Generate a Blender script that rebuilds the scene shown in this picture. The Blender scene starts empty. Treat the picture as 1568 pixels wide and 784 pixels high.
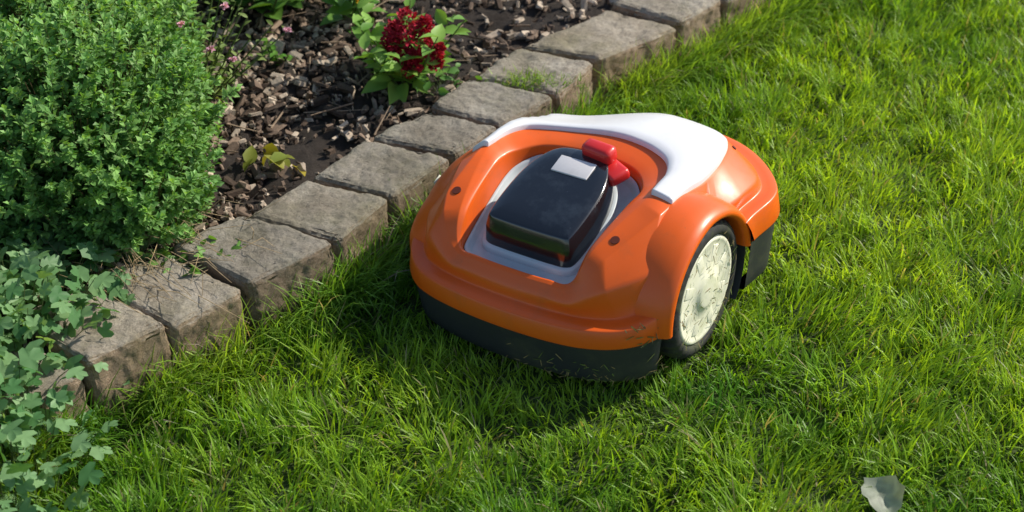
import bpy, bmesh, math, random
import numpy as np
from mathutils import Vector, Matrix, noise as mn
rng=np.random.default_rng(7); random.seed(7)
scene=bpy.context.scene
coll=scene.collection
R=math.radians

# ------------------------------------------------------------------ materials
def nt(name):
    m=bpy.data.materials.new(name); m.use_nodes=True
    t=m.node_tree; b=t.nodes["Principled BSDF"]; return m,t,b
def setin(b,**k):
    for a,v in k.items():
        a=a.replace('_',' ')
        if a in b.inputs: b.inputs[a].default_value=v
def ramp(t,fac,stops):
    r=t.nodes.new('ShaderNodeValToRGB'); el=r.color_ramp.elements
    while len(el)<len(stops): el.new(0.5)
    for e,(p,c) in zip(el,stops): e.position=p; e.color=(*c,1)
    t.links.new(fac,r.inputs[0]); return r.outputs[0]
def noise(t,scale,detail=4,rough=.6,vec=None):
    n=t.nodes.new('ShaderNodeTexNoise'); n.inputs['Scale'].default_value=scale
    n.inputs['Detail'].default_value=detail; n.inputs['Roughness'].default_value=rough
    if vec is None:
        tc=t.nodes.new('ShaderNodeTexCoord'); vec=tc.outputs['Object']
    t.links.new(vec,n.inputs['Vector']); return n.outputs['Fac']
def mix(t,fac,a,b,mode='MIX'):
    m=t.nodes.new('ShaderNodeMix'); m.data_type='RGBA'; m.blend_type=mode
    for i,v in ((0,fac),(6,a),(7,b)):
        if hasattr(v,'links'): t.links.new(v,m.inputs[i])
        else: m.inputs[i].default_value= v if i==0 else (*v,1)
    return m.outputs[2]
def bump(t,b,h,strength=.3,dist=.002):
    n=t.nodes.new('ShaderNodeBump'); n.inputs['Strength'].default_value=strength
    n.inputs['Distance'].default_value=dist
    t.links.new(h,n.inputs['Height']); t.links.new(n.outputs[0],b.inputs['Normal'])

def mat_plastic(name,col,rough=.35,coat=.3,var=.15,dirt=(.12,.1,.05),dirtamt=.25):
    m,t,b=nt(name)
    f=noise(t,14,6,.7); d=ramp(t,f,[(.52,(0,0,0)),(.78,(dirtamt,)*3)])
    f2=noise(t,5,2)
    c=mix(t,ramp(t,f2,[(.3,(0,0,0)),(.7,(var,)*3)]),col,tuple(x*.8 for x in col))
    c=mix(t,d,c,dirt)
    sp=noise(t,260,3,.6); c=mix(t,ramp(t,sp,[(.70,(0,0,0)),(.76,(dirtamt*1.6,)*3)]),c,dirt)
    t.links.new(c,b.inputs['Base Color'])
    f3=noise(t,60,4); rr=t.nodes.new('ShaderNodeMapRange'); t.links.new(f3,rr.inputs[0])
    rr.inputs[3].default_value=rough-.07; rr.inputs[4].default_value=rough+.14
    t.links.new(rr.outputs[0],b.inputs['Roughness'])
    setin(b,Coat_Weight=coat,Coat_Roughness=.15)
    bump(t,b,noise(t,400,2),.05,.0005)
    return m
M_or=mat_plastic('orange_plastic',(.82,.120,.006),.36,.15)
M_wh=mat_plastic('white_plastic',(.76,.76,.77),.35,.2,.05,(.3,.28,.2),.2)
M_dk=mat_plastic('dark_plastic',(.030,.032,.036),.5,.0,.2,(.11,.11,.06),.5)
M_gr=mat_plastic('grey_plastic',(.56,.62,.64),.45,.0,.1,(.14,.13,.1),.3)
M_red=mat_plastic('red_plastic',(.66,.022,.02),.35,.2)
M_blk=mat_plastic('black_gloss',(.008,.010,.014),.10,.8,.1,(.10,.13,.16),.3)
M_lab=mat_plastic('silver_label',(.66,.64,.64),.35,0)
M_tyre=mat_plastic('rubber',(.022,.022,.022),.75,0,.2,(.10,.12,.03),.7)
M_crm=mat_plastic('cream_plastic',(.82,.80,.63),.5,0,.1,(.25,.30,.08),.6)
M_yel=mat_plastic('yellow_sticker',(.8,.5,.02),.4,0)

def mat_foliage(name,rough=.45,trans=.45,spec=.4,tint=1.0):
    m,t,b=nt(name)
    a=t.nodes.new('ShaderNodeAttribute'); a.attribute_name='Col'
    c=a.outputs['Color']
    t.links.new(c,b.inputs['Base Color'])
    setin(b,Roughness=rough); b.inputs['Specular IOR Level'].default_value=spec
    tr=t.nodes.new('ShaderNodeBsdfTranslucent')
    cc=mix(t,1.0,c,(1.5*tint,1.35*tint,.45*tint),'MULTIPLY'); t.links.new(cc,tr.inputs[0])
    ms=t.nodes.new('ShaderNodeMixShader'); ms.inputs[0].default_value=trans
    t.links.new(b.outputs[0],ms.inputs[1]); t.links.new(tr.outputs[0],ms.inputs[2])
    t.links.new(ms.outputs[0],t.nodes['Material Output'].inputs[0]); return m
M_grass=mat_foliage('grass_blades',.42,.45,.4)
M_leaf=mat_foliage('leaves',.5,.35,.35)
M_petal=mat_foliage('petals',.7,.2,.2)
def mat_attr(name,rough=.85,bs=200,bstr=.4):
    m,t,b=nt(name); a=t.nodes.new('ShaderNodeAttribute'); a.attribute_name='Col'
    f=noise(t,bs,5,.7)
    c=mix(t,1.0,a.outputs['Color'],ramp(t,f,[(.25,(.45,.45,.45)),(.75,(1.3,1.25,1.2))]),'MULTIPLY')
    t.links.new(c,b.inputs['Base Color']); setin(b,Roughness=rough)
    b.inputs['Specular IOR Level'].default_value=.25
    bump(t,b,f,bstr,.002); return m
M_chip=mat_attr('bark_chips')

# ------------------------------------------------------------------ mesh helpers
def mk(name,V,Fs,mat,parent=None,smooth=True,col=None):
    me=bpy.data.meshes.new(name)
    V=np.asarray(V,dtype=np.float32)
    Fs=[np.asarray(f,dtype=np.int32) for f in Fs if len(f)]
    me.vertices.add(len(V)); me.vertices.foreach_set('co',V.ravel())
    nl=sum(f.size for f in Fs); npoly=sum(len(f) for f in Fs)
    me.loops.add(nl); me.loops.foreach_set('vertex_index',np.concatenate([f.ravel() for f in Fs]))
    me.polygons.add(npoly)
    tot=np.concatenate([np.full(len(f),f.shape[1],np.int32) for f in Fs])
    st=np.concatenate([[0],np.cumsum(tot)[:-1]]).astype(np.int32)
    me.polygons.foreach_set('loop_start',st); me.polygons.foreach_set('loop_total',tot)
    me.polygons.foreach_set('use_smooth',np.full(npoly,smooth))
    me.update(calc_edges=True)
    if col is not None:
        a=me.color_attributes.new('Col','FLOAT_COLOR','POINT')
        c=np.ones((len(V),4),np.float32); c[:,:3]=col; a.data.foreach_set('color',c.ravel())
    me.validate()
    me.materials.append(mat)
    o=bpy.data.objects.new(name,me); coll.objects.link(o)
    if parent: o.parent=parent
    return o
def mass(tv,tfs,M,P,col):
    n=len(P); k=len(tv)
    V=np.einsum('nij,kj->nki',M,tv)+P[:,None,:]
    off=(np.arange(n)*k)[:,None,None]
    Fs=[(np.asarray(f)[None]+off).reshape(-1,len(f[0])) for f in tfs]
    return V.reshape(-1,3),Fs,np.repeat(col,k,0)
def merge(parts):
    V=[];C=[];F3=[];F4=[];o=0
    for v,fs,c in parts:
        V.append(v);C.append(c)
        for f in fs:
            (F3 if f.shape[1]==3 else F4).append(f+o)
        o+=len(v)
    Fs=[]
    if F3:Fs.append(np.concatenate(F3))
    if F4:Fs.append(np.concatenate(F4))
    return np.concatenate(V),Fs,np.concatenate(C)
def vnoise(x,y,s,seed=0):
    r=np.random.default_rng(seed); g=r.random((64,64))
    u=x*s;v=y*s; iu=np.floor(u).astype(int); iv=np.floor(v).astype(int)
    fu=u-iu; fv=v-iv; fu=fu*fu*(3-2*fu); fv=fv*fv*(3-2*fv)
    a=g[iu%64,iv%64];b=g[(iu+1)%64,iv%64];c=g[iu%64,(iv+1)%64];d=g[(iu+1)%64,(iv+1)%64]
    return (a*(1-fu)+b*fu)*(1-fv)+(c*(1-fu)+d*fu)*fv
def frames(d,up=None,roll=None):
    n=len(d); d=d/np.linalg.norm(d,axis=1,keepdims=True)
    u=np.tile([0,0,1.],(n,1)) if up is None else up
    x=np.cross(d,u); l=np.linalg.norm(x,axis=1,keepdims=True); x=np.where(l>1e-4,x/np.maximum(l,1e-6),[1.,0,0])
    z=np.cross(x,d)
    if roll is not None:
        c=np.cos(roll)[:,None]; s=np.sin(roll)[:,None]; x,z=x*c+z*s,-x*s+z*c
    return np.stack([x,d,z],2)

# ------------------------------------------------------------------ layout of the border
FR=np.array([(-1.75,.42),(-1.6,.56),(-1.45,.70),(-1.3,.83),(-1.16,.95),(-1.02,1.07),(-.90,1.18),(-.79,1.28),(-.69,1.37),(-.59,1.46),(-.49,1.55),(-.393,1.64),(-.267,1.751),(-.191,1.873),(-.096,1.996),(-.016,2.085),(.085,2.185),(.1625,2.306),(.329,2.435),(.43,2.542),(.55,2.66),(.68,2.77),(.82,2.88),(.97,2.99),(1.12,3.1),(1.27,3.2),(1.43,3.3),(1.6,3.4)])
BK={10:(-.639,1.655),11:(-.535,1.735),12:(-.4305,1.829),13:(-.339,1.938),14:(-.251,2.056),15:(-.154,2.145),16:(-.082,2.252),17:(.01,2.37),18:(.188,2.52),19:(.29,2.64)}
BA=[]
for i,(x,y) in enumerate(FR):
    BA.append(BK.get(i,(x-.14,y+.105)))
BA=np.array(BA)
def xf(y): return np.interp(y,FR[:,1],FR[:,0])
def xb(y): return np.interp(y,BA[:,1],BA[:,0])

# ------------------------------------------------------------------ mower placement
MO=Vector((.096,1.740,0.003)); AL=R(33); ROLL=R(-4)
def w2l(x,y):
    dx=x-MO.x; dy=y-MO.y; c=math.cos(AL); s=math.sin(AL)
    return c*dx-s*dy, s*dx+c*dy

# ------------------------------------------------------------------ ground
m,t,b=nt('lawn_soil')
f=noise(t,3,6); c=ramp(t,f,[(.3,(.04,.055,.015)),(.6,(.06,.10,.02)),(.8,(.08,.13,.03))])
t.links.new(c,b.inputs['Base Color']); setin(b,Roughness=.95)
bump(t,b,noise(t,80,5),.6,.01)
S=60; mk('ground',[(-S,-S,0),(S,-S,0),(S,S,0),(-S,S,0)],[[[0,1,2,3]]],m)

# soil bed
m,t,b=nt('bed_soil')
f=noise(t,45,8,.75); c=ramp(t,f,[(.3,(.02,.014,.010)),(.6,(.05,.037,.028)),(.85,(.10,.08,.06))])
t.links.new(c,b.inputs['Base Color']); setin(b,Roughness=.95); bump(t,b,noise(t,120,8,.8),.9,.01)
nx,ny=300,360
gx=np.linspace(-3.2,1.4,nx); gy=np.linspace(.3,4.6,ny)
GX,GY=np.meshgrid(gx,gy)
def bedz(x,y): return .082+.03*(vnoise(x,y,5,1)-.5)+.018*(vnoise(x,y,21,2)-.5)+.010*(vnoise(x,y,60,3)-.5)
GZ=bedz(GX,GY)
V=np.stack([GX,GY,GZ],2).reshape(-1,3)
idx=np.arange(nx*ny).reshape(ny,nx)
F=np.stack([idx[:-1,:-1],idx[:-1,1:],idx[1:,1:],idx[1:,:-1]],2).reshape(-1,4)
cx=V[F].mean(1)
keep=cx[:,0]<(xf(cx[:,1])+xb(cx[:,1]))/2-.01
mk('soil_bed',V,[F[keep]],m)

# ------------------------------------------------------------------ stones
m,t,b=nt('edging_concrete')
geo=t.nodes.new('ShaderNodeNewGeometry')
pos=geo.outputs['Position']
f1=noise(t,9,6,.7,pos); f2=noise(t,140,6,.8,pos); f3=noise(t,7,5,.7,pos); f4=noise(t,330,3,.8,pos)
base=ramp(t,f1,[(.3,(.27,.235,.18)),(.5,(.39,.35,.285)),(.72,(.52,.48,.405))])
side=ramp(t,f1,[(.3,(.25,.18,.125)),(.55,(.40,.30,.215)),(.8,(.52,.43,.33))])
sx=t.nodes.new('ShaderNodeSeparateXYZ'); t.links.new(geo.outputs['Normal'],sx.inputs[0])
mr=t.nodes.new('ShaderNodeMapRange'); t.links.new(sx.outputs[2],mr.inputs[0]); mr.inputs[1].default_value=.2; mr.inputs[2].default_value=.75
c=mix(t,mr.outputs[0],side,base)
c=mix(t,1.0,c,ramp(t,f2,[(.28,(.30,.29,.27)),(.45,(.85,.85,.85)),(.7,(1.15,1.15,1.13))]),'MULTIPLY')
c=mix(t,ramp(t,f4,[(.60,(0,0,0)),(.70,(.5,.5,.5))]),c,(.62,.58,.50))
c=mix(t,ramp(t,f4,[(.30,(.8,.8,.8)),(.38,(0,0,0))]),c,(.05,.042,.03))
c=mix(t,ramp(t,f3,[(.46,(0,0,0)),(.68,(.5,.5,.5))]),c,(.14,.14,.06))
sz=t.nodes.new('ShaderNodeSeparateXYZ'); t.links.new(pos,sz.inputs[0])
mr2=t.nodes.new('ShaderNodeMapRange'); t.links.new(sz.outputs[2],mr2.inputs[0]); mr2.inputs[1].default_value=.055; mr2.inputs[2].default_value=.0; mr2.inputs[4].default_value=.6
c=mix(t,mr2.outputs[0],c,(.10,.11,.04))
oi=t.nodes.new('ShaderNodeObjectInfo')
c=mix(t,1.0,c,ramp(t,oi.outputs['Random'],[(0,(.80,.80,.80)),(1,(1.12,1.07,1.02))]),'MULTIPLY')
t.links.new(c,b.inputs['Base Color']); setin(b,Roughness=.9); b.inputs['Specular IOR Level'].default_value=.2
bump(t,b,f2,.85,.006)
M_st=m
edging=bpy.data.objects.new('stone_edging',None); coll.objects.link(edging)
tx1=bpy.data.textures.new('tx1','CLOUDS'); tx1.noise_scale=.05; tx1.noise_depth=3
tx2=bpy.data.textures.new('tx2','CLOUDS'); tx2.noise_scale=.012; tx2.noise_depth=4
for i in range(len(FR)-1):
    q=np.array([FR[i],FR[i+1],BA[i+1],BA[i]],float); cen=q.mean(0)
    q2=[]
    for p in q:
        d=cen-p; q2.append(p+d/np.linalg.norm(d)*.0055+np.array([random.uniform(-.002,.002),random.uniform(-.002,.002)]))
    q=np.array(q2)
    zt_=.110+random.uniform(-.008,.008); ti=random.uniform(-.05,.05)
    V=[(x,y,-.06) for x,y in q]+[(x,y,zt_+ti*(k-1.5)*.05) for k,(x,y) in enumerate(q)]
    F=[[0,3,2,1],[4,5,6,7],[0,1,5,4],[1,2,6,5],[2,3,7,6],[3,0,4,7]]
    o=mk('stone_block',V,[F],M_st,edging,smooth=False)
    bv=o.modifiers.new('b','BEVEL'); bv.width=.013; bv.segments=3
    ss=o.modifiers.new('s','SUBSURF'); ss.subdivision_type='SIMPLE'; ss.levels=ss.render_levels=5 if 8<i<20 else 4
    for tx,st_ in ((tx1,.012),(tx2,.0055)):
        dm=o.modifiers.new('d','DISPLACE'); dm.texture=tx; dm.texture_coords='GLOBAL'; dm.strength=st_; dm.mid_level=.5
    for p in o.data.polygons: p.use_smooth=True

# ------------------------------------------------------------------ grass
def blades(bx,by,L,w,az,lean,bend,col,z0=0.):
    n=len(bx); s=np.array([0,.35,.7,1.]); ws=np.array([1,.92,.62,0])
    hx=np.zeros((n,4)); hz=np.zeros((n,4))
    for k in range(1,4):
        ph=lean+bend*(s[k]+s[k-1])/2; ds=(s[k]-s[k-1])*L
        hx[:,k]=hx[:,k-1]+np.sin(ph)*ds; hz[:,k]=hz[:,k-1]+np.cos(ph)*ds
    hz=np.maximum(hz,.002)
    tw=az+math.pi/2+rng.uniform(-.9,.9,n)
    px=bx[:,None]+np.cos(az)[:,None]*hx; py=by[:,None]+np.sin(az)[:,None]*hx; pz=z0+hz
    wx=np.cos(tw)[:,None]*ws*w[:,None]/2; wy=np.sin(tw)[:,None]*ws*w[:,None]/2
    V=np.zeros((n,7,3))
    for k in range(3):
        V[:,2*k]=np.stack([px[:,k]-wx[:,k],py[:,k]-wy[:,k],pz[:,k]],1)
        V[:,2*k+1]=np.stack([px[:,k]+wx[:,k],py[:,k]+wy[:,k],pz[:,k]],1)
    V[:,6]=np.stack([px[:,3],py[:,3],pz[:,3]],1)
    off=(np.arange(n)*7)[:,None]
    F4=np.concatenate([off+[0,1,3,2],off+[2,3,5,4]]); F3=off+[4,5,6]
    return V.reshape(-1,3),[F4,F3],np.repeat(col,7,0)
def gcol(n,x,y):
    a=np.clip(vnoise(x,y,3.3,11)*.8+vnoise(x,y,14,12)*.5-.15+.30*np.clip((x+.6*(y-1.6)),-.5,1),0,1.2)  # tone lightens to the right and back: sunlit and shaded lawn put in colour
    r=rng.random(n)
    c=np.array([.10,.28,.022])[None]*(1-a)[:,None]+np.array([.35,.53,.040])[None]*a[:,None]
    c=c*(.5+.85*r)[:,None]
    dry=rng.random(n)<.035
    c[dry]=np.array([.42,.37,.19])*(.6+.6*rng.random(dry.sum()))[:,None]
    return c
parts=[]
def lawn(n,x0,x1,y0,y1,Lr,wr,dense=True):
    x=rng.uniform(x0,x1,n); y=rng.uniform(y0,y1,n)
    k=x>xf(y)+.006
    if dense: k&=(np.abs(x)<.36*(y*.79+.9)+.22)
    else: k&=~((np.abs(x)<.36*(y*.79+.9)+.22)&(y>.95)&(y<3.5))
    x=x[k];y=y[k];n=len(x)
    tuft=vnoise(x,y,22,5); big=vnoise(x,y,7,6)
    L=rng.uniform(*Lr,n)*(.38+.85*tuft+.35*big)
    L=np.where(rng.random(n)<.03,L*1.4,L)
    az=2*math.pi*(vnoise(x,y,9,7)*1.6+vnoise(x,y,30,8)*1.0)+rng.normal(0,.9,n)
    lean=np.abs(rng.normal(.25,.3,n)); bend=rng.uniform(.2,1.35,n)
    lx,ly=w2l(x,y)
    und=(np.abs(lx)<.225)&(ly>-.185)&(ly<.33)
    L=np.where(und,np.minimum(L,.028),L)
    near=(np.abs(lx)<.26)&(ly>-.26)&(ly<-.15); L=np.where(near,L*.68,L)
    wh=(np.abs(lx-.21)<.03)&(np.abs(ly)<.06); L=np.where(wh,L*.4,L)
    w=rng.uniform(*wr,n)
    parts.append(blades(x,y,L,w,az,lean,bend,gcol(n,x,y)))
lawn(240000,-1.4,1.8,.95,3.5,(.030,.060),(.0018,.0038))
lawn(60000,-2.2,5,-.6,6,(.04,.07),(.005,.009),False)
n=21000
y=rng.uniform(.7,3.2,n); x=xf(y)+np.abs(rng.normal(.012,.030,n))+.004
cl=vnoise(x,y,11,21); k=rng.random(n)<np.clip((cl-.22)*2.2,.1,1)
x=x[k];y=y[k];n=len(x)
az=rng.normal(-.75,1.3,n)
parts.append(blades(x,y,rng.uniform(.05,.13,n),rng.uniform(.0018,.0036,n),az,np.abs(rng.normal(.12,.2,n)),rng.uniform(.3,1.7,n),gcol(n,x,y)*np.array([1.2,1.1,1.8])))
V,Fs,C=merge(parts); mk('grass',V,Fs,M_grass,smooth=False,col=C)

# ------------------------------------------------------------------ mulch
def chips(n,x0,x1,y0,y1,lr,zoff=0.004,light=.0):
    x=rng.uniform(x0,x1,n); y=rng.uniform(y0,y1,n)
    k=x<xb(y)+.012
    k&=rng.random(n)<np.clip(.35+1.3*(vnoise(x,y,6,31)-.3),.15,1)
    x=x[k];y=y[k];n=len(x)
    L=rng.uniform(*lr,n)*rng.choice([1,1,.6,1.6],n); W=L*rng.uniform(.22,.6,n); T=rng.uniform(.0015,.005,n)
    d=np.stack([rng.normal(0,1,n),rng.normal(0,1,n),rng.normal(0,.28,n)],1)
    M=frames(d,roll=rng.normal(0,.45,n))
    M=M*np.stack([W,L,T*2],1)[:,None,:]
    tv=np.array([(-.5,-.5,-.5),(.42,-.38,-.5),(.5,.3,-.5),(.1,.52,-.5),(-.42,.4,-.5),(-.4,-.42,.5),(.3,-.5,.35),(.42,.34,.5),(0,.42,.6),(-.5,.3,.3)])
    tf=[np.array([[4,3,8,9],[0,1,6,5],[1,2,7,6],[2,3,8,7],[4,0,5,9]]),np.array([[5,6,7],[5,7,8],[5,8,9]])]
    P=np.stack([x,y,bedz(x,y)+zoff+rng.uniform(0,.012,n)],1)
    r=rng.random(n)[:,None]
    c=np.where(r<.30,np.array([.10,.07,.05]),np.where(r<.62,np.array([.26,.19,.14]),np.array([.54,.45,.35])))*rng.uniform(.6,1.2,(n,1))
    return mass(tv,tf,M,P,c)
V,Fs,C=merge([chips(26000,-1.9,.9,1.2,3.6,(.010,.030)),chips(26000,-1.6,.7,1.3,3.3,(.004,.012),.002),chips(3000,-3,1.3,.4,4.4,(.02,.045))])
mk('bark_mulch',V,Fs,M_chip,smooth=False,col=C)

# ------------------------------------------------------------------ leaves / plants
def leaf_template(kind):
    if kind=='ovate': ys=[0,.15,.4,.7,1]; ws=[.03,.26,.36,.24,0]
    elif kind=='small': ys=[0,.5,1]; ws=[.05,.36,0]
    elif kind=='lance': ys=[0,.2,.5,.8,1]; ws=[.03,.14,.17,.09,0]
    elif kind=='lobed':
        c=[(0,.42,0)]
        out=[(0,0,-.02),(-.20,.12,.03),(-.48,.22,.0),(-.56,.44,-.04),(-.40,.52,.02),(-.22,.56,.05),(-.30,.78,.0),(-.20,.98,-.08),(-.04,.93,-.03),(.0,.86,-.02),(.06,.96,-.03),(.24,.95,-.08),(.30,.76,.0),(.22,.57,.05),(.42,.55,.02),(.56,.42,-.05),(.46,.20,.0),(.20,.10,.03)]
        v=np.array(c+out,float); n=len(out)
        return v,[np.array([[0,1+i,1+(i+1)%n] for i in range(n)])]
    v=[];f4=[];n=len(ys)
    for i,(y,w) in enumerate(zip(ys,ws)):
        z=-.22*y*y
        v+= [(-w,y,z+w*.35),(0,y,z),(w,y,z+w*.35)]
    for i in range(n-1):
        a=i*3; f4+=[[a,a+1,a+4,a+3],[a+1,a+2,a+5,a+4]]
    return np.array(v,float),[np.array(f4)]
LT={k:leaf_template(k) for k in ('ovate','small','lobed','lance')}
def leafmass(kind,P,D,size,col,rollsd=.5,wid=1.0):
    n=len(P); M=frames(D,roll=rng.normal(0,rollsd,n))*(size[:,None,None]*np.array([wid,1,1])[None,None,:])
    tv,tf=LT[kind]; return mass(tv,tf,M,P,col)
def stems(A,B,r,col,sag=None):
    n=len(A); d=B-A; M=frames(d)
    V=np.zeros((n,9,3)); mid=(A+B)/2+(0 if sag is None else sag)
    for j,(c,s) in enumerate(((A,1),(mid,.8),(B,.45))):
        for k in range(3):
            a=k*2.094; V[:,j*3+k]=c+(M[:,:,0]*math.cos(a)+M[:,:,2]*math.sin(a))*(r*s)[:,None]
    off=(np.arange(n)*9)[:,None]; f=[]
    for j in range(2):
        for k in range(3):
            a=j*3+k; b_=j*3+(k+1)%3; f.append(off+[a,b_,b_+3,a+3])
    return V.reshape(-1,3),[np.concatenate(f)],np.repeat(col,9,0)

def bush(name,lobes,nspr,seed=0,lsize=(.008,.0145),c0=(.09,.25,.06),c1=(.31,.54,.15)):
    parts=[]
    tot=sum(l[3]*l[4] for l in lobes)
    for (cx,cy,cz,rx,rz) in lobes:
        n=int(nspr*rx*rz/tot)
        th=rng.uniform(0,2*math.pi,n); cp=rng.uniform(-.45,1,n); sp=np.sqrt(1-cp**2)
        u=np.stack([np.cos(th)*sp,np.sin(th)*sp,cp],1)
        rad=1-.45*rng.random(n)**2.2
        bumpy=1+.34*(vnoise(u[:,0]*2+9+seed,u[:,1]*2+9+u[:,2]*1.7,2.2,41)-.5)+.2*(vnoise(u[:,0]*3+9,u[:,1]*3+9+u[:,2]*3,4,42)-.5)
        rad=rad*bumpy
        tip=np.array([cx,cy,cz])+u*np.array([rx,rx,rz])*rad[:,None]
        tip[:,2]=np.maximum(tip[:,2],.09)
        d=u*np.array([1,1,1])+np.array([0,0,.9])+rng.normal(0,.35,(n,3)); d/=np.linalg.norm(d,axis=1,keepdims=True)
        Ls=rng.uniform(.03,.065,n); base=tip-d*Ls[:,None]
        parts.append(stems(base,tip,np.full(n,.0008),np.tile([.14,.14,.06],(n,1))))
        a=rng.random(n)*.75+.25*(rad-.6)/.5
        nl=14
        M=frames(d)
        for k in range(nl):
            f=1-(k//2)/(nl/2)*.95; ang=k*math.pi+ (k//2)*math.pi/2+rng.normal(0,.3,n)
            rd=M[:,:,0]*np.cos(ang)[:,None]+M[:,:,2]*np.sin(ang)[:,None]
            open_=.5+1.1*(1-f)
            D=d*(1.25-open_*.55)+rd*open_+rng.normal(0,.12,(n,3))
            P=base+d*(Ls*f)[:,None]
            s=rng.uniform(*lsize,n)*(.65+.6*(1-abs(f-.5)))
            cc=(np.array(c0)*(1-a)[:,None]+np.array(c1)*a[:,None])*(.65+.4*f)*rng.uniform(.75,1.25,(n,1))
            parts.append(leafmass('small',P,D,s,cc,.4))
    for (cx,cy,cz,rx,rz) in lobes:
        n=160; th=rng.uniform(0,6.28,n); q=np.sqrt(rng.random(n))*rx*.85
        B=np.stack([cx+np.cos(th)*q,cy+np.sin(th)*q,cz+rz*.75*np.sqrt(1-(q/rx)**2)],1)
        A=np.stack([cx+np.cos(th)*q*.25,cy+np.sin(th)*q*.25,np.full(n,.07)],1)
        parts.append(stems(A,B,np.full(n,.002),np.tile([.10,.08,.04],(n,1))))
    V,Fs,C=merge(parts); return mk(name,V,Fs,M_leaf,smooth=False,col=C)
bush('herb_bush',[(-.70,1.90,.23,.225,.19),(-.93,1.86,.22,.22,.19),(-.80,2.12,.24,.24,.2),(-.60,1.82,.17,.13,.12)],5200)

def leafy(name,cx,cy,nst,h,spread,kind,lsize,c0,c1,z0=.08,nl=9,lean=(0,0),flower=None,wid=1.,droop=.1):
    parts=[]
    th=rng.uniform(0,6.28,nst); q=np.sqrt(rng.random(nst))
    A=np.stack([cx+np.cos(th)*q*spread*.25,cy+np.sin(th)*q*spread*.25,np.full(nst,z0)],1)
    hh=h*rng.uniform(.6,1.1,nst)
    B=A+np.stack([np.cos(th)*q*spread+lean[0],np.sin(th)*q*spread+lean[1],hh],1)
    parts.append(stems(A,B,np.full(nst,.0026),np.tile([.13,.19,.06],(nst,1))))
    for k in range(nl):
        f=.2+.8*k/(nl-1); P=A+(B-A)*f
        an=k*2.4+th+rng.normal(0,.4,nst)
        D=np.stack([np.cos(an),np.sin(an),rng.uniform(-.15,.6,nst)+f*.3-droop],1)
        s=rng.uniform(*lsize,nst)*(1.1-.45*f)
        a=rng.random((nst,1)); cc=(np.array(c0)*(1-a)+np.array(c1)*a)*1.7
        parts.append(leafmass(kind,P,D,s,cc,.4,wid))
    V,Fs,C=merge(parts); o=mk(name,V,Fs,M_leaf,smooth=True,col=C)
    return o,B
def plume(name,parent,base,h,r,c0,c1,n=900):
    f=rng.random(n); th=rng.uniform(0,6.28,n)
    rr=r*np.sin(np.pi*np.clip(.12+.85*f,0,1))**.7*(.5+.5*rng.random(n))*(1+.5*np.sin(3*th+9*f))
    P=np.array(base)+np.stack([np.cos(th)*rr+.01*f,np.sin(th)*rr,f*h],1)
    D=np.stack([np.cos(th),np.sin(th),.8+rng.normal(0,.5,n)],1)+rng.normal(0,.3,(n,3))
    a=rng.random((n,1))
    V,Fs,C=merge([leafmass('small',P,D,rng.uniform(.005,.011,n),np.array(c0)*(1-a)+np.array(c1)*a,.9,1.2)])
    return mk(name,V,Fs,M_petal,parent,smooth=False,col=C)

o,B=leafy('red_plume_flower',-.20,2.27,14,.14,.105,'ovate',(.040,.068),(.08,.18,.03),(.18,.31,.06),nl=8,wid=.85)
for (dx,dy,z,h,r) in ((.0,.0,.15,.10,.024),(.032,.01,.155,.075,.015),(-.022,.02,.155,.06,.013),(.055,-.01,.14,.05,.011),(.012,-.02,.13,.05,.014)):
    plume('plume',o,(-.196+dx,2.235+dy,z),h,r,(.22,.008,.018),(.62,.035,.08),500)
o,B=leafy('yellow_plume_flower',-.32,2.50,8,.14,.07,'ovate',(.04,.06),(.05,.14,.02),(.11,.22,.04),nl=7)
plume('plume',o,(-.285,2.43,.16),.09,.013,(.65,.30,.01),(.8,.5,.02),400)
leafy('garden_plant',-.50,2.56,20,.22,.18,'ovate',(.04,.07),(.03,.08,.015),(.09,.19,.03),nl=9)
leafy('garden_plant',-.80,2.70,18,.28,.22,'lance',(.06,.10),(.025,.07,.02),(.08,.17,.03),nl=9)
leafy('garden_plant',-.03,2.72,10,.12,.10,'ovate',(.04,.06),(.05,.13,.02),(.12,.25,.04),nl=7)
leafy('garden_plant',-.28,2.85,16,.2,.2,'ovate',(.04,.07),(.04,.1,.02),(.1,.2,.03),nl=8)
leafy('garden_plant',-1.25,2.75,24,.35,.35,'lance',(.06,.1),(.03,.08,.02),(.08,.16,.03),nl=9)
leafy('garden_plant',-1.55,2.0,24,.3,.3,'ovate',(.05,.09),(.03,.08,.02),(.08,.16,.03),nl=9)
leafy('seedling_plant',-.44,2.34,4,.05,.03,'ovate',(.015,.028),(.06,.16,.02),(.13,.25,.04),nl=6)
o,B=leafy('pink_flower_plant',-.585,2.19,60,.20,.13,'lance',(.014,.026),(.09,.14,.03),(.16,.21,.06),nl=10,lean=(.03,.0),wid=1.3)
parts=[]
for p in B[::4]:
    n=30; th=rng.uniform(0,6.28,n); ph=rng.uniform(-.3,1,n)
    D=np.stack([np.cos(th),np.sin(th),ph],1); parts.append(leafmass('small',np.tile(p,(n,1)),D,rng.uniform(.006,.010,n),np.array([.8,.45,.58])*rng.uniform(.6,1.1,(n,1))))
V,Fs,C=merge(parts); mk('buds',V,Fs,M_petal,o,smooth=False,col=C)
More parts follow.
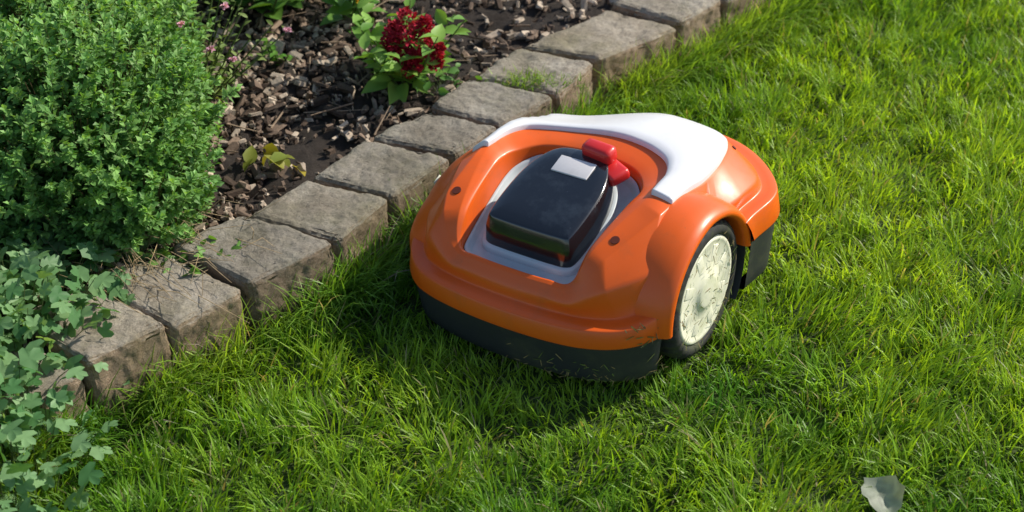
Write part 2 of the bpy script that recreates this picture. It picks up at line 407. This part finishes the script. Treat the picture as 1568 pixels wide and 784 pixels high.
def ground_leaves(name,n,cx,cy,sx,sy,z0,h,kind,ls,c0,c1,wid=1.):
    g=np.clip(rng.normal(0,.5,(n,2)),-.95,.95)
    P0=np.stack([cx+g[:,0]*sx,cy+g[:,1]*sy,np.full(n,z0)],1)
    d=P0[:,:2]-np.array([cx,cy]); rr=np.hypot(d[:,0]/sx,d[:,1]/sy)
    P1=P0+np.stack([d[:,0]*.35+rng.normal(0,.010,n),d[:,1]*.35+rng.normal(0,.010,n),h*np.clip(1.1-rr*.6,.15,1.1)*rng.uniform(.3,1.1,n)],1)
    D=np.stack([d[:,0]*6+rng.normal(0,.6,n),d[:,1]*6+rng.normal(0,.6,n),rng.normal(.1,.35,n)],1)
    a=rng.random((n,1)); cc=np.array(c0)*(1-a)+np.array(c1)*a
    V,Fs,C=merge([stems(P0,P1,np.full(n,.0012),np.tile([.15,.20,.08],(n,1))),leafmass(kind,P1,D,rng.uniform(*ls,n),cc,.6,wid)])
    return mk(name,V,Fs,M_leaf,smooth=True,col=C)
ground_leaves('columbine_plant',760,-.775,1.56,.145,.16,.075,.12,'lobed',(.018,.036),(.08,.22,.07),(.28,.46,.21))
ground_leaves('columbine_plant',460,-.725,1.355,.11,.11,.0,.17,'lobed',(.018,.036),(.08,.22,.07),(.28,.46,.21))
ground_leaves('weed_plant',34,-.46,1.725,.05,.035,.105,.012,'ovate',(.010,.022),(.12,.28,.05),(.22,.42,.08))
ground_leaves('weed_plant',60,-.62,1.72,.09,.05,.09,.04,'ovate',(.013,.026),(.09,.22,.04),(.17,.32,.07))
ground_leaves('weed_plant',30,-.13,2.24,.04,.03,.09,.04,'ovate',(.012,.024),(.10,.25,.05),(.18,.36,.08))
ground_leaves('yellowing_leaf_plant',9,-.405,1.985,.035,.025,.09,.02,'ovate',(.022,.042),(.45,.34,.04),(.20,.26,.04))
n=520; x=rng.normal(.04,.035,n); y=rng.normal(2.235,.014,n)
V,Fs,C=merge([blades(x,y,rng.uniform(.01,.026,n),rng.uniform(.001,.002,n),rng.uniform(0,6.28,n),rng.uniform(.2,.9,n),rng.uniform(.2,1,n),gcol(n,x,y),.103)])
mk('grass_tuft',V,Fs,M_grass,smooth=False,col=C)
n=110; A=np.stack([rng.normal(-.58,.07,n),rng.normal(1.74,.05,n),rng.uniform(.09,.12,n)],1)
B=A+np.stack([rng.uniform(-.02,.12,n),rng.uniform(-.11,.02,n),rng.uniform(-.005,.05,n)],1)
V,Fs,C=stems(A,B,np.full(n,.0009),np.tile([.5,.38,.22],(n,1))*rng.uniform(.6,1.1,(n,1)),sag=np.stack([rng.normal(0,.012,n),rng.normal(0,.012,n),rng.uniform(0,.03,n)],1))
mk('dry_stems',V,Fs,M_chip,smooth=True,col=C)
n=200; x=rng.uniform(-.6,.4,n); y=rng.uniform(2.0,3.0,n); k=x<xb(y)-.01; x=x[k];y=y[k]; n=len(x)
A=np.stack([x,y,bedz(x,y)+.012],1); a=rng.uniform(0,6.28,n); L=rng.uniform(.04,.14,n)
B=A+np.stack([np.cos(a)*L,np.sin(a)*L,rng.uniform(-.003,.015,n)],1)
k=(B[:,0]<xb(B[:,1])); A=A[k];B=B[k];n=len(A)
V,Fs,C=stems(A,B,rng.uniform(.0012,.003,n),np.tile([.36,.27,.19],(n,1))*rng.uniform(.5,1.2,(n,1)))
mk('twigs',V,Fs,M_chip,smooth=True,col=C)

# fallen pale leaf : irregular outline, curled along one side
out=[(0,-1.0),(.22,-.80),(.50,-.74),(.66,-.50),(.86,-.30),(.80,-.02),(.84,.26),(.62,.44),(.42,.66),(.20,.78),(.02,.98),(-.16,.74),(-.36,.62),(-.58,.52),(-.74,.26),(-.66,.0),(-.76,-.26),(-.60,-.48),(-.42,-.72),(-.2,-.76)]
NR=6; NA=len(out); tv=[(0,0,0)]
for r in range(1,NR+1):
    for a,(px,py) in enumerate(out):
        k=r/NR; px2,py2=px*k*.032,py*k*.036
        tv.append((px2,py2,abs(px2)*.30+max(px2,0)**2*14+.002*math.sin(a*2.1)*k*k-9*py2*py2))
f3=[[0,1+a,1+(a+1)%NA] for a in range(NA)]; f4=[]
for r in range(NR-1):
    for a in range(NA):
        p=1+r*NA; q=p+NA; f4.append([p+a,q+a,q+(a+1)%NA,p+(a+1)%NA])
tv=np.array(tv); cl_=np.array([.36,.39,.30])*(.75+.4*rng.random((len(tv),1)))
o=mk('fallen_leaf',tv,[f3,f4],M_leaf,smooth=True,col=cl_)
o.location=(.485,1.283,.048); o.rotation_euler=(R(12),R(-4),R(25))

# ------------------------------------------------------------------ robotic mower
mower=bpy.data.objects.new('robotic_lawn_mower',None); coll.objects.link(mower)
mower.location=MO; mower.rotation_euler=(0,ROLL,-AL)
SEG=30
def cr(P,sharp=0.):
    P=np.array(P,float); n=len(P)
    full=np.concatenate([P,(P[1:-1]*np.array([-1,1,1]))[::-1]]); N=len(full)
    out=[]
    for i in range(N):
        p0,p1,p2,p3=full[(i-1)%N],full[i],full[(i+1)%N],full[(i+2)%N]
        for k in range(SEG):
            u=k/SEG
            q=.5*((2*p1)+(-p0+p2)*u+(2*p0-5*p1+4*p2-p3)*u*u+(-p0+3*p1-3*p2+p3)*u**3)
            if sharp and i in (3,4,N-5,N-4): q=q*(1-sharp)+(p1*(1-u)+p2*u)*sharp
            out.append(q)
    return np.array(out)
def offs(ring,d,dz=0.):
    tg=np.roll(ring,-1,0)-np.roll(ring,1,0); nrm=np.stack([tg[:,1],-tg[:,0]],1)
    nrm/=np.maximum(np.linalg.norm(nrm,axis=1,keepdims=True),1e-9)
    o=ring.copy(); o[:,:2]+=nrm*d; o[:,2]+=dz; return o
def soften(rings,r):
    out=[rings[0]]
    for i in range(1,len(rings)-1):
        P=rings[i];a=rings[i-1]-P;b_=rings[i+1]-P
        la=np.linalg.norm(a,axis=1,keepdims=True);lb=np.linalg.norm(b_,axis=1,keepdims=True)
        ra=np.minimum(r,la*.35)/np.maximum(la,1e-9);rb=np.minimum(r,lb*.35)/np.maximum(lb,1e-9)
        p1=P+a*ra;p3=P+b_*rb
        out+=[p1,p1*.28+P*.44+p3*.28,p3]
    out.append(rings[-1]); return out
WC=(0.0,.103); WR=.108; CR_=.120
def smst(x): x=np.clip(x,0,1); return x*x*(3-2*x)
def narrow(V):
    V=V.copy(); k=V[:,0]<-.15; e=-.15-V[k,0]
    V[k,2]-=e*.45*np.clip((V[k,2]-.13)/.08,0,1)
    V[k,0]=-.15-e*.74
    w=smst((V[:,1]-.05)/.17)*smst((.05-V[:,0])/.18)*smst((V[:,2]-.12)/.08)
    V[:,2]-=.026*w; V[:,1]-=.028*w
    return V
def loft(name,rings,mat,cut=None,closed=True,cap=False,subs=1):
    rr=[]
    for i in range(len(rings)-1):
        for s in range(subs): rr.append(rings[i]*(1-s/subs)+rings[i+1]*(s/subs))
    rr.append(rings[-1]); rings=rr
    n=len(rings[0]); V=np.concatenate(rings); F=[]
    m_=n if closed else n-1
    a=np.arange(m_); b_=(a+1)%n
    for i in range(len(rings)-1):
        F.append(np.stack([i*n+a,i*n+b_,(i+1)*n+b_,(i+1)*n+a],1))
    F=np.concatenate(F); Fs=[F]
    if cut is not None:
        dele=cut(V[F].mean(1)); Fs=[F[~dele]]
        bv=np.intersect1d(np.unique(F[dele]),np.unique(F[~dele]))
        for i in bv:
            p=V[i]; dy=p[1]-WC[0]; dz=p[2]-WC[1]
            if dz>0:
                r=math.hypot(dy,dz); V[i,1]=WC[0]+dy/r*CR_; V[i,2]=WC[1]+dz/r*CR_
            else: V[i,1]=WC[0]+math.copysign(CR_,dy)
    if cap:
        V=np.concatenate([V,[rings[-1].mean(0)]]); k=(len(rings)-1)*n
        Fs.append(np.stack([k+a,k+b_,np.full(m_,len(V)-1)],1))
    return mk(name,narrow(V),Fs,mat,mower)
SBc=[(0,-.208),(.08,-.204),(.140,-.192),(.188,-.169),(.221,-.132),(.237,-.07),(.241,.02),(.250,.115),(.249,.21),(.15,.300),(0,.322)]
STz=[.096,.096,.096,.098,.102,.108,.116,.125,.126,.125,.125]
SB=cr([(x,y,.026) for x,y in SBc]); ST=cr([(x,y,z) for (x,y),z in zip(SBc,STz)])
SB=offs(SB,-.012)
L0=offs(ST,.005,.001); L0b=offs(ST,-.004,-.004)
lh=cr([(x,y,z) for (x,y),z in zip(SBc,[.030,.030,.030,.030,.034,.040,.043,.043,.043,.043,.043])])[:,2]
L1=offs(ST,-.001); L1[:,2]+=lh
L2=offs(ST,-.026); L2[:,2]+=lh+.002
Mr=cr([(0,-.179,.146),(.06,-.178,.147),(.106,-.175,.149),(.154,-.156,.176),(.197,-.108,.190),(.198,-.03,.188),(.210,.05,.190),(.228,.13,.192),(.212,.212,.184),(.125,.275,.176),(0,.290,.174)],.7)
Sr=cr([(0,-.166,.162),(.06,-.165,.163),(.101,-.160,.166),(.138,-.130,.206),(.177,-.036,.241),(.180,.04,.234),(.185,.09,.227),(.180,.160,.222),(.156,.226,.215),(.090,.256,.208),(0,.262,.206)],.7)
Tr=cr([(0,-.161,.165),(.06,-.160,.166),(.097,-.154,.169),(.113,-.121,.210),(.138,-.02,.240),(.139,.02,.242),(.134,.055,.239),(.115,.088,.239),(.08,.106,.240),(.04,.115,.240),(0,.118,.240)])
Cr=cr([(0,-.157,.164),(.058,-.156,.165),(.094,-.149,.168),(.105,-.113,.208),(.115,-.03,.231),(.116,.01,.232),(.108,.035,.230),(.090,.058,.230),(.066,.071,.231),(.035,.078,.231),(0,.08,.231)])
trayz=lambda y:.144+(y+.150)*.27
Dr=offs(Cr,-.003); Dr[:,2]=trayz(Dr[:,1])
N=len(Sr)
ti=np.minimum(np.arange(N),N-np.arange(N))/SEG
bl=np.clip((ti-3.8)/2.5,0,1)*.008
def st(v,off=0.):
    P=Sr*(1-v)+Tr*v; P=P.copy(); P[:,2]+=bl*math.sin(math.pi*v)**.7+off; return P
def cutwheel(c):
    dy=c[:,1]-WC[0]; dz=c[:,2]-WC[1]
    return (np.abs(c[:,0])>.13)&(((dy**2+dz**2)<CR_**2)|((np.abs(dy)<CR_)&(dz<0)))
tv=[.001,.15,.3,.45,.6,.75,.9]
rings=soften([L0b,L0,L1,L2,Mr],.003)[:-1]+soften([L2,Mr,Sr],.006)[1:-1]+soften([Mr]+[st(v) for v in tv]+[Tr],.0035)[1:-1]+soften([st(.9),Tr,Cr,Dr],.0035)[1:]
loft('orange_shell',rings,M_or,cut=cutwheel,subs=2)
loft('bumper_skirt',[offs(SB,-.02,.0),SB,offs(SB,.003,.004),offs(ST,-.001,-.004),offs(ST,-.001,0),offs(ST,-.02,.002)],M_dk,cut=cutwheel,subs=5)
def shrink(r,f,z=None,fx=None):
    c=np.array([0,-.03,0]); o=r.copy(); o[:,:2]=c[:2]+(r[:,:2]-c[:2])*f
    return o
T1=[]
for f,dz in ((1.0,.014),(.975,.014),(.96,.011),(.93,.003),(.92,.002),(.6,.002),(.3,.002)):
    q=shrink(Dr,f); q[:,2]=trayz(q[:,1])+dz; T1.append(q)
loft('control_tray',T1,M_gr,cap=True)
i0=int(4.45*SEG); sel=np.arange(i0,N-i0+1)
rows=[]
vs=[.03,.035,.06,.2,.35,.5,.65,.8,.93,.958,.963]; of=[-.006,.0050,.0075,.0078,.0078,.0078,.0080,.0085,.0085,.0060,-.004]
for v,o_ in zip(vs,of):
    P=st(v,o_)[sel]; rows.append(P)
V=np.stack(rows)
cap0=V[:,0].copy(); cap1=V[:,-1].copy(); cap0[:,2]-=.010; cap1[:,2]-=.010
cap0[:,1]-=.001; cap1[:,1]-=.001
V[:,0,2]-=.0015; V[:,-1,2]-=.0015
V=np.concatenate([cap0[:,None],V,cap1[:,None]],1)
loft('white_cover',[V[i] for i in range(len(V))],M_wh,closed=False)
# hood
zt=lambda y:.212+(y+.116)*.235
def hr(off,dz,mode,f=1.0):
    c=[(0,-.121),(.042,-.1205),(.067,-.118),(.076,-.106),(.0785,-.062),(.075,-.012),(.062,.028),(.040,.052),(0,.059)]
    r=cr([(x,y,0) for x,y in c]); r=offs(r,off); r=shrink(r,f)
    r[:,2]=(zt(r[:,1]) if mode else trayz(r[:,1]))+dz; return r
H=[hr(.003,.0,0),hr(0,-.022,1),hr(-.006,-.003,1),hr(-.006,-.001,1,.92)]
top=hr(-.006,.001,1,.8); H=[H[0]]+soften(H+[top],.0022)[1:-1]+[top]
HH=H+[hr(-.006,.002,1,.5),hr(-.006,.002,1,.2)]
loft('control_hood',HH,M_blk,cap=True,subs=2)
loft('hood_trim',[hr(.008,.0,0),hr(.008,.010,0),hr(.006,.012,0),hr(.0,.012,0)],M_gr)
def rbox(name,c,s,mat,rot=(0,0,0),bev=.004,parent=mower):
    bm=bmesh.new(); bmesh.ops.create_cube(bm,size=1)
    for v in bm.verts: v.co=Vector((v.co.x*s[0],v.co.y*s[1],v.co.z*s[2]))
    bmesh.ops.bevel(bm,geom=bm.edges[:],offset=bev,segments=3,affect='EDGES',profile=.5)
    me=bpy.data.meshes.new(name); bm.to_mesh(me); bm.free(); me.materials.append(mat)
    for p in me.polygons:p.use_smooth=True
    o=bpy.data.objects.new(name,me); coll.objects.link(o); o.parent=parent; o.location=c; o.rotation_euler=rot; return o
tl=math.atan(.235)
rbox('display_label',(0.006,.010,zt(.010)+.0025),(.062,.034,.003),M_lab,(tl,0,0),.0014)
rbox('stop_button',(.026,.052,.254),(.054,.028,.028),M_red,(tl*.8,0,R(-6)),.009)
rbox('stop_button_base',(.052,.042,.234),(.056,.036,.020),M_red,(tl*.8,0,R(-28)),.007)
def cyl(name,c,r,h,mat,axis=(0,0,1),seg=28):
    bm=bmesh.new(); bmesh.ops.create_cone(bm,cap_ends=True,segments=seg,radius1=r,radius2=r,depth=h)
    me=bpy.data.meshes.new(name); bm.to_mesh(me); bm.free(); me.materials.append(mat)
    o=bpy.data.objects.new(name,me); coll.objects.link(o); o.parent=mower; o.location=c
    o.rotation_euler=Vector(axis).to_track_quat('Z','Y').to_euler(); return o
M_hole=mat_plastic('painted_hole_shade',(.10,.012,.003),.8,0)  # dark orange for flat discs on the shell; the holes' shade is painted
def surfpt(ringA,ringB,idx,v):
    i=int(idx*SEG); P=ringA[i]*(1-v)+ringB[i]*v
    a=(ringA[i+2]-ringA[i-2])*(1-v)+(ringB[i+2]-ringB[i-2])*v; b_=ringB[i]-ringA[i]
    nn=np.cross(a,b_); nn/=np.linalg.norm(nn)
    if nn[2]<0: nn=-nn
    return P,nn
for sx_ in (-1,1):
    P,nn=surfpt(Sr,Tr,3.36,.5)
    cyl('hole_shade_disc',(sx_*P[0],P[1],P[2]),.0068,.003,M_hole,(sx_*nn[0],nn[1],nn[2]))
P,nn=surfpt(Mr,Sr,7.9,.85)
cyl('hole_shade_disc',(P[0],P[1],P[2]),.004,.003,M_hole,(nn[0],nn[1],nn[2]))
def sweep(name,prof,mat,a0,a1,sx_,n=60):
    A=np.linspace(a0,a1,n); rings=[]
    for (r,x) in prof:
        rings.append(np.stack([np.full(n,sx_*x),WC[0]+np.cos(A)*r,WC[1]+np.sin(A)*r],1))
    return loft(name,rings,mat,closed=False)
def lathe(name,prof,mat,sx_,n=96,lug=0):
    A=np.arange(n)*2*math.pi/n; rings=[]
    for j,(r,x,lg) in enumerate(prof):
        rr=r+lg*((np.arange(n)%4<2)*1.0)
        rings.append(np.stack([np.full(n,sx_*x),WC[0]+np.cos(A)*rr,WC[1]+np.sin(A)*rr],1))
    return loft(name,rings,mat)
for sx_ in (1,-1):
    A=np.linspace(R(6),R(180),70); rings=[]
    fw=.008*np.clip(np.cos(A),0,1)**1.5
    for (r,x) in [(.112,.13),(.113,.232),(.1145,.238),(.118,.2405),(.1225,.2405),(.127,.237),(.132,.227),(.136,.209),(.138,.186),(.136,.16)]:
        rings.append(np.stack([sx_*(x+fw),WC[0]+np.cos(A)*r,WC[1]+np.sin(A)*r],1))
    loft('fender',rings,M_or,closed=False)
    sweep('wheel_well',[(.119,.24),(.118,.13),(.10,.125),(.0,.125)],M_dk,R(-40),R(5),sx_,20)
    sweep('wheel_well',[(.112,.13),(.10,.125),(.0,.125)],M_dk,R(-40),R(220),sx_)
    lathe('tyre',[(.070,.18,0),(.100,.18,0),(WR-.004,.185,.004),(WR-.002,.200,.004),(WR-.002,.218,.004),(WR-.004,.228,.004),(.102,.2335,.001),(.096,.2365,0),(.089,.236,0),(.086,.231,0),(.084,.226,0)],M_tyre,sx_,144)
    lathe('wheel_disc',[(.0855,.226,0),(.085,.232,0),(.082,.2345,0),(.078,.2335,0),(.074,.2315,0),(.045,.233,0),(.030,.2345,0),(.028,.237,0),(.022,.2385,0),(.001,.239,0)],M_crm,sx_,96)
    for k in range(8):
        a=k*math.pi/4+.3
        rbox('spoke_rib',(sx_*.2315,math.cos(a)*.054,WC[1]+math.sin(a)*.054),(.003,.034,.018),M_crm,(a,0,0),.0014)
    cyl('front_caster',(sx_*.11,.24,.035),.034,.03,M_tyre,(1,0,0))
rbox('chassis',(0,.03,.085),(.25,.40,.07),M_dk,(0,0,0),.02)
rbox('warning_sticker',(.2525,.150,.150),(.002,.024,.022),M_wh,(0,R(-10),R(2)),.0008)
rbox('warning_symbol',(.2538,.150,.150),(.002,.012,.012),M_yel,(R(45),R(-10),R(2)),.0008)

def clip(n,fn,name):
    P,Nn=fn(n); n=len(P)
    d=np.cross(Nn,rng.normal(0,1,(n,3))); M=frames(d,up=Nn)
    L=rng.uniform(.006,.020,n); W=rng.uniform(.001,.0020,n)
    M=M*np.stack([W,L,np.ones(n)],1)[:,None,:]
    tvv=np.array([(-.5,-.5,0),(.5,-.5,0),(.45,.1,.0005),(-.45,.1,.0005),(0,.5,.0008)])
    c=np.where(rng.random((n,1))<.5,np.array([.14,.19,.05]),np.array([.28,.22,.10]))*rng.uniform(.6,1.2,(n,1))
    V,Fs,C=mass(tvv,[np.array([[0,1,2,3]]),np.array([[3,2,4]])],M,P,c)
    mk(name,V,Fs,M_chip,mower,smooth=False,col=C)
def wheelpts(n):
    a=rng.uniform(0,6.28,n); r=.092*rng.random(n)**.35
    P=np.stack([np.full(n,.2395),np.cos(a)*r,WC[1]+np.sin(a)*r],1); return P,np.tile([1.,0,0],(n,1))+rng.normal(0,.05,(n,3))
clip(110,wheelpts,'wheel_clippings')
def flank(n):
    ii=rng.integers(int(2.8*SEG),int(4.3*SEG),n); v=rng.random(n)[:,None]
    P=L0[ii]*(1-v)+L1[ii]*v; Nn=np.stack([P[:,0]*3,P[:,1]*1.5-.1,np.full(n,.1)],1); Nn/=np.linalg.norm(Nn,axis=1,keepdims=True)
    return P+Nn*.0012,Nn
clip(16,flank,'body_clippings')
def skirtp(n):
    ii=rng.integers(0,int(4.6*SEG),n); v=rng.random(n)[:,None]**2*.6
    P=SB[ii]*(1-v)+ST[ii]*v; Nn=np.stack([P[:,0]*3,P[:,1]*2,np.zeros(n)],1); Nn/=np.linalg.norm(Nn,axis=1,keepdims=True)
    return P+Nn*.0025,Nn
clip(80,skirtp,'skirt_clippings')

# ------------------------------------------------------------------ light
az=math.atan2(.86,.40); el=R(38)
sd=Vector((math.sin(az)*math.cos(el),math.cos(az)*math.cos(el),math.sin(el)))
w=bpy.data.worlds.new("World"); scene.world=w; w.use_nodes=True
t=w.node_tree; bg=t.nodes['Background']; sky=t.nodes.new('ShaderNodeTexSky'); sky.sky_type='NISHITA'
sky.sun_disc=False; sky.sun_elevation=el; sky.sun_rotation=az; sky.air_density=1; sky.dust_density=1
t.links.new(sky.outputs[0],bg.inputs[0]); bg.inputs[1].default_value=.14
l=bpy.data.lights.new('sun','SUN'); l.energy=5.0; l.angle=R(.5); l.color=(1,.94,.83)
lo=bpy.data.objects.new('sun',l); coll.objects.link(lo); lo.rotation_euler=(-sd).to_track_quat('-Z','Y').to_euler()

cam=bpy.data.cameras.new('camera'); co=bpy.data.objects.new('camera',cam); coll.objects.link(co)
co.location=(0,0,1.45); co.rotation_euler=(R(52),0,0); cam.lens=50; cam.sensor_width=36; cam.clip_end=300; cam.clip_start=.05
cam.dof.use_dof=True; cam.dof.focus_distance=2.12; cam.dof.aperture_fstop=4.5
scene.camera=co
scene.view_settings.view_transform='Standard'; scene.view_settings.look='None'; scene.view_settings.exposure=0
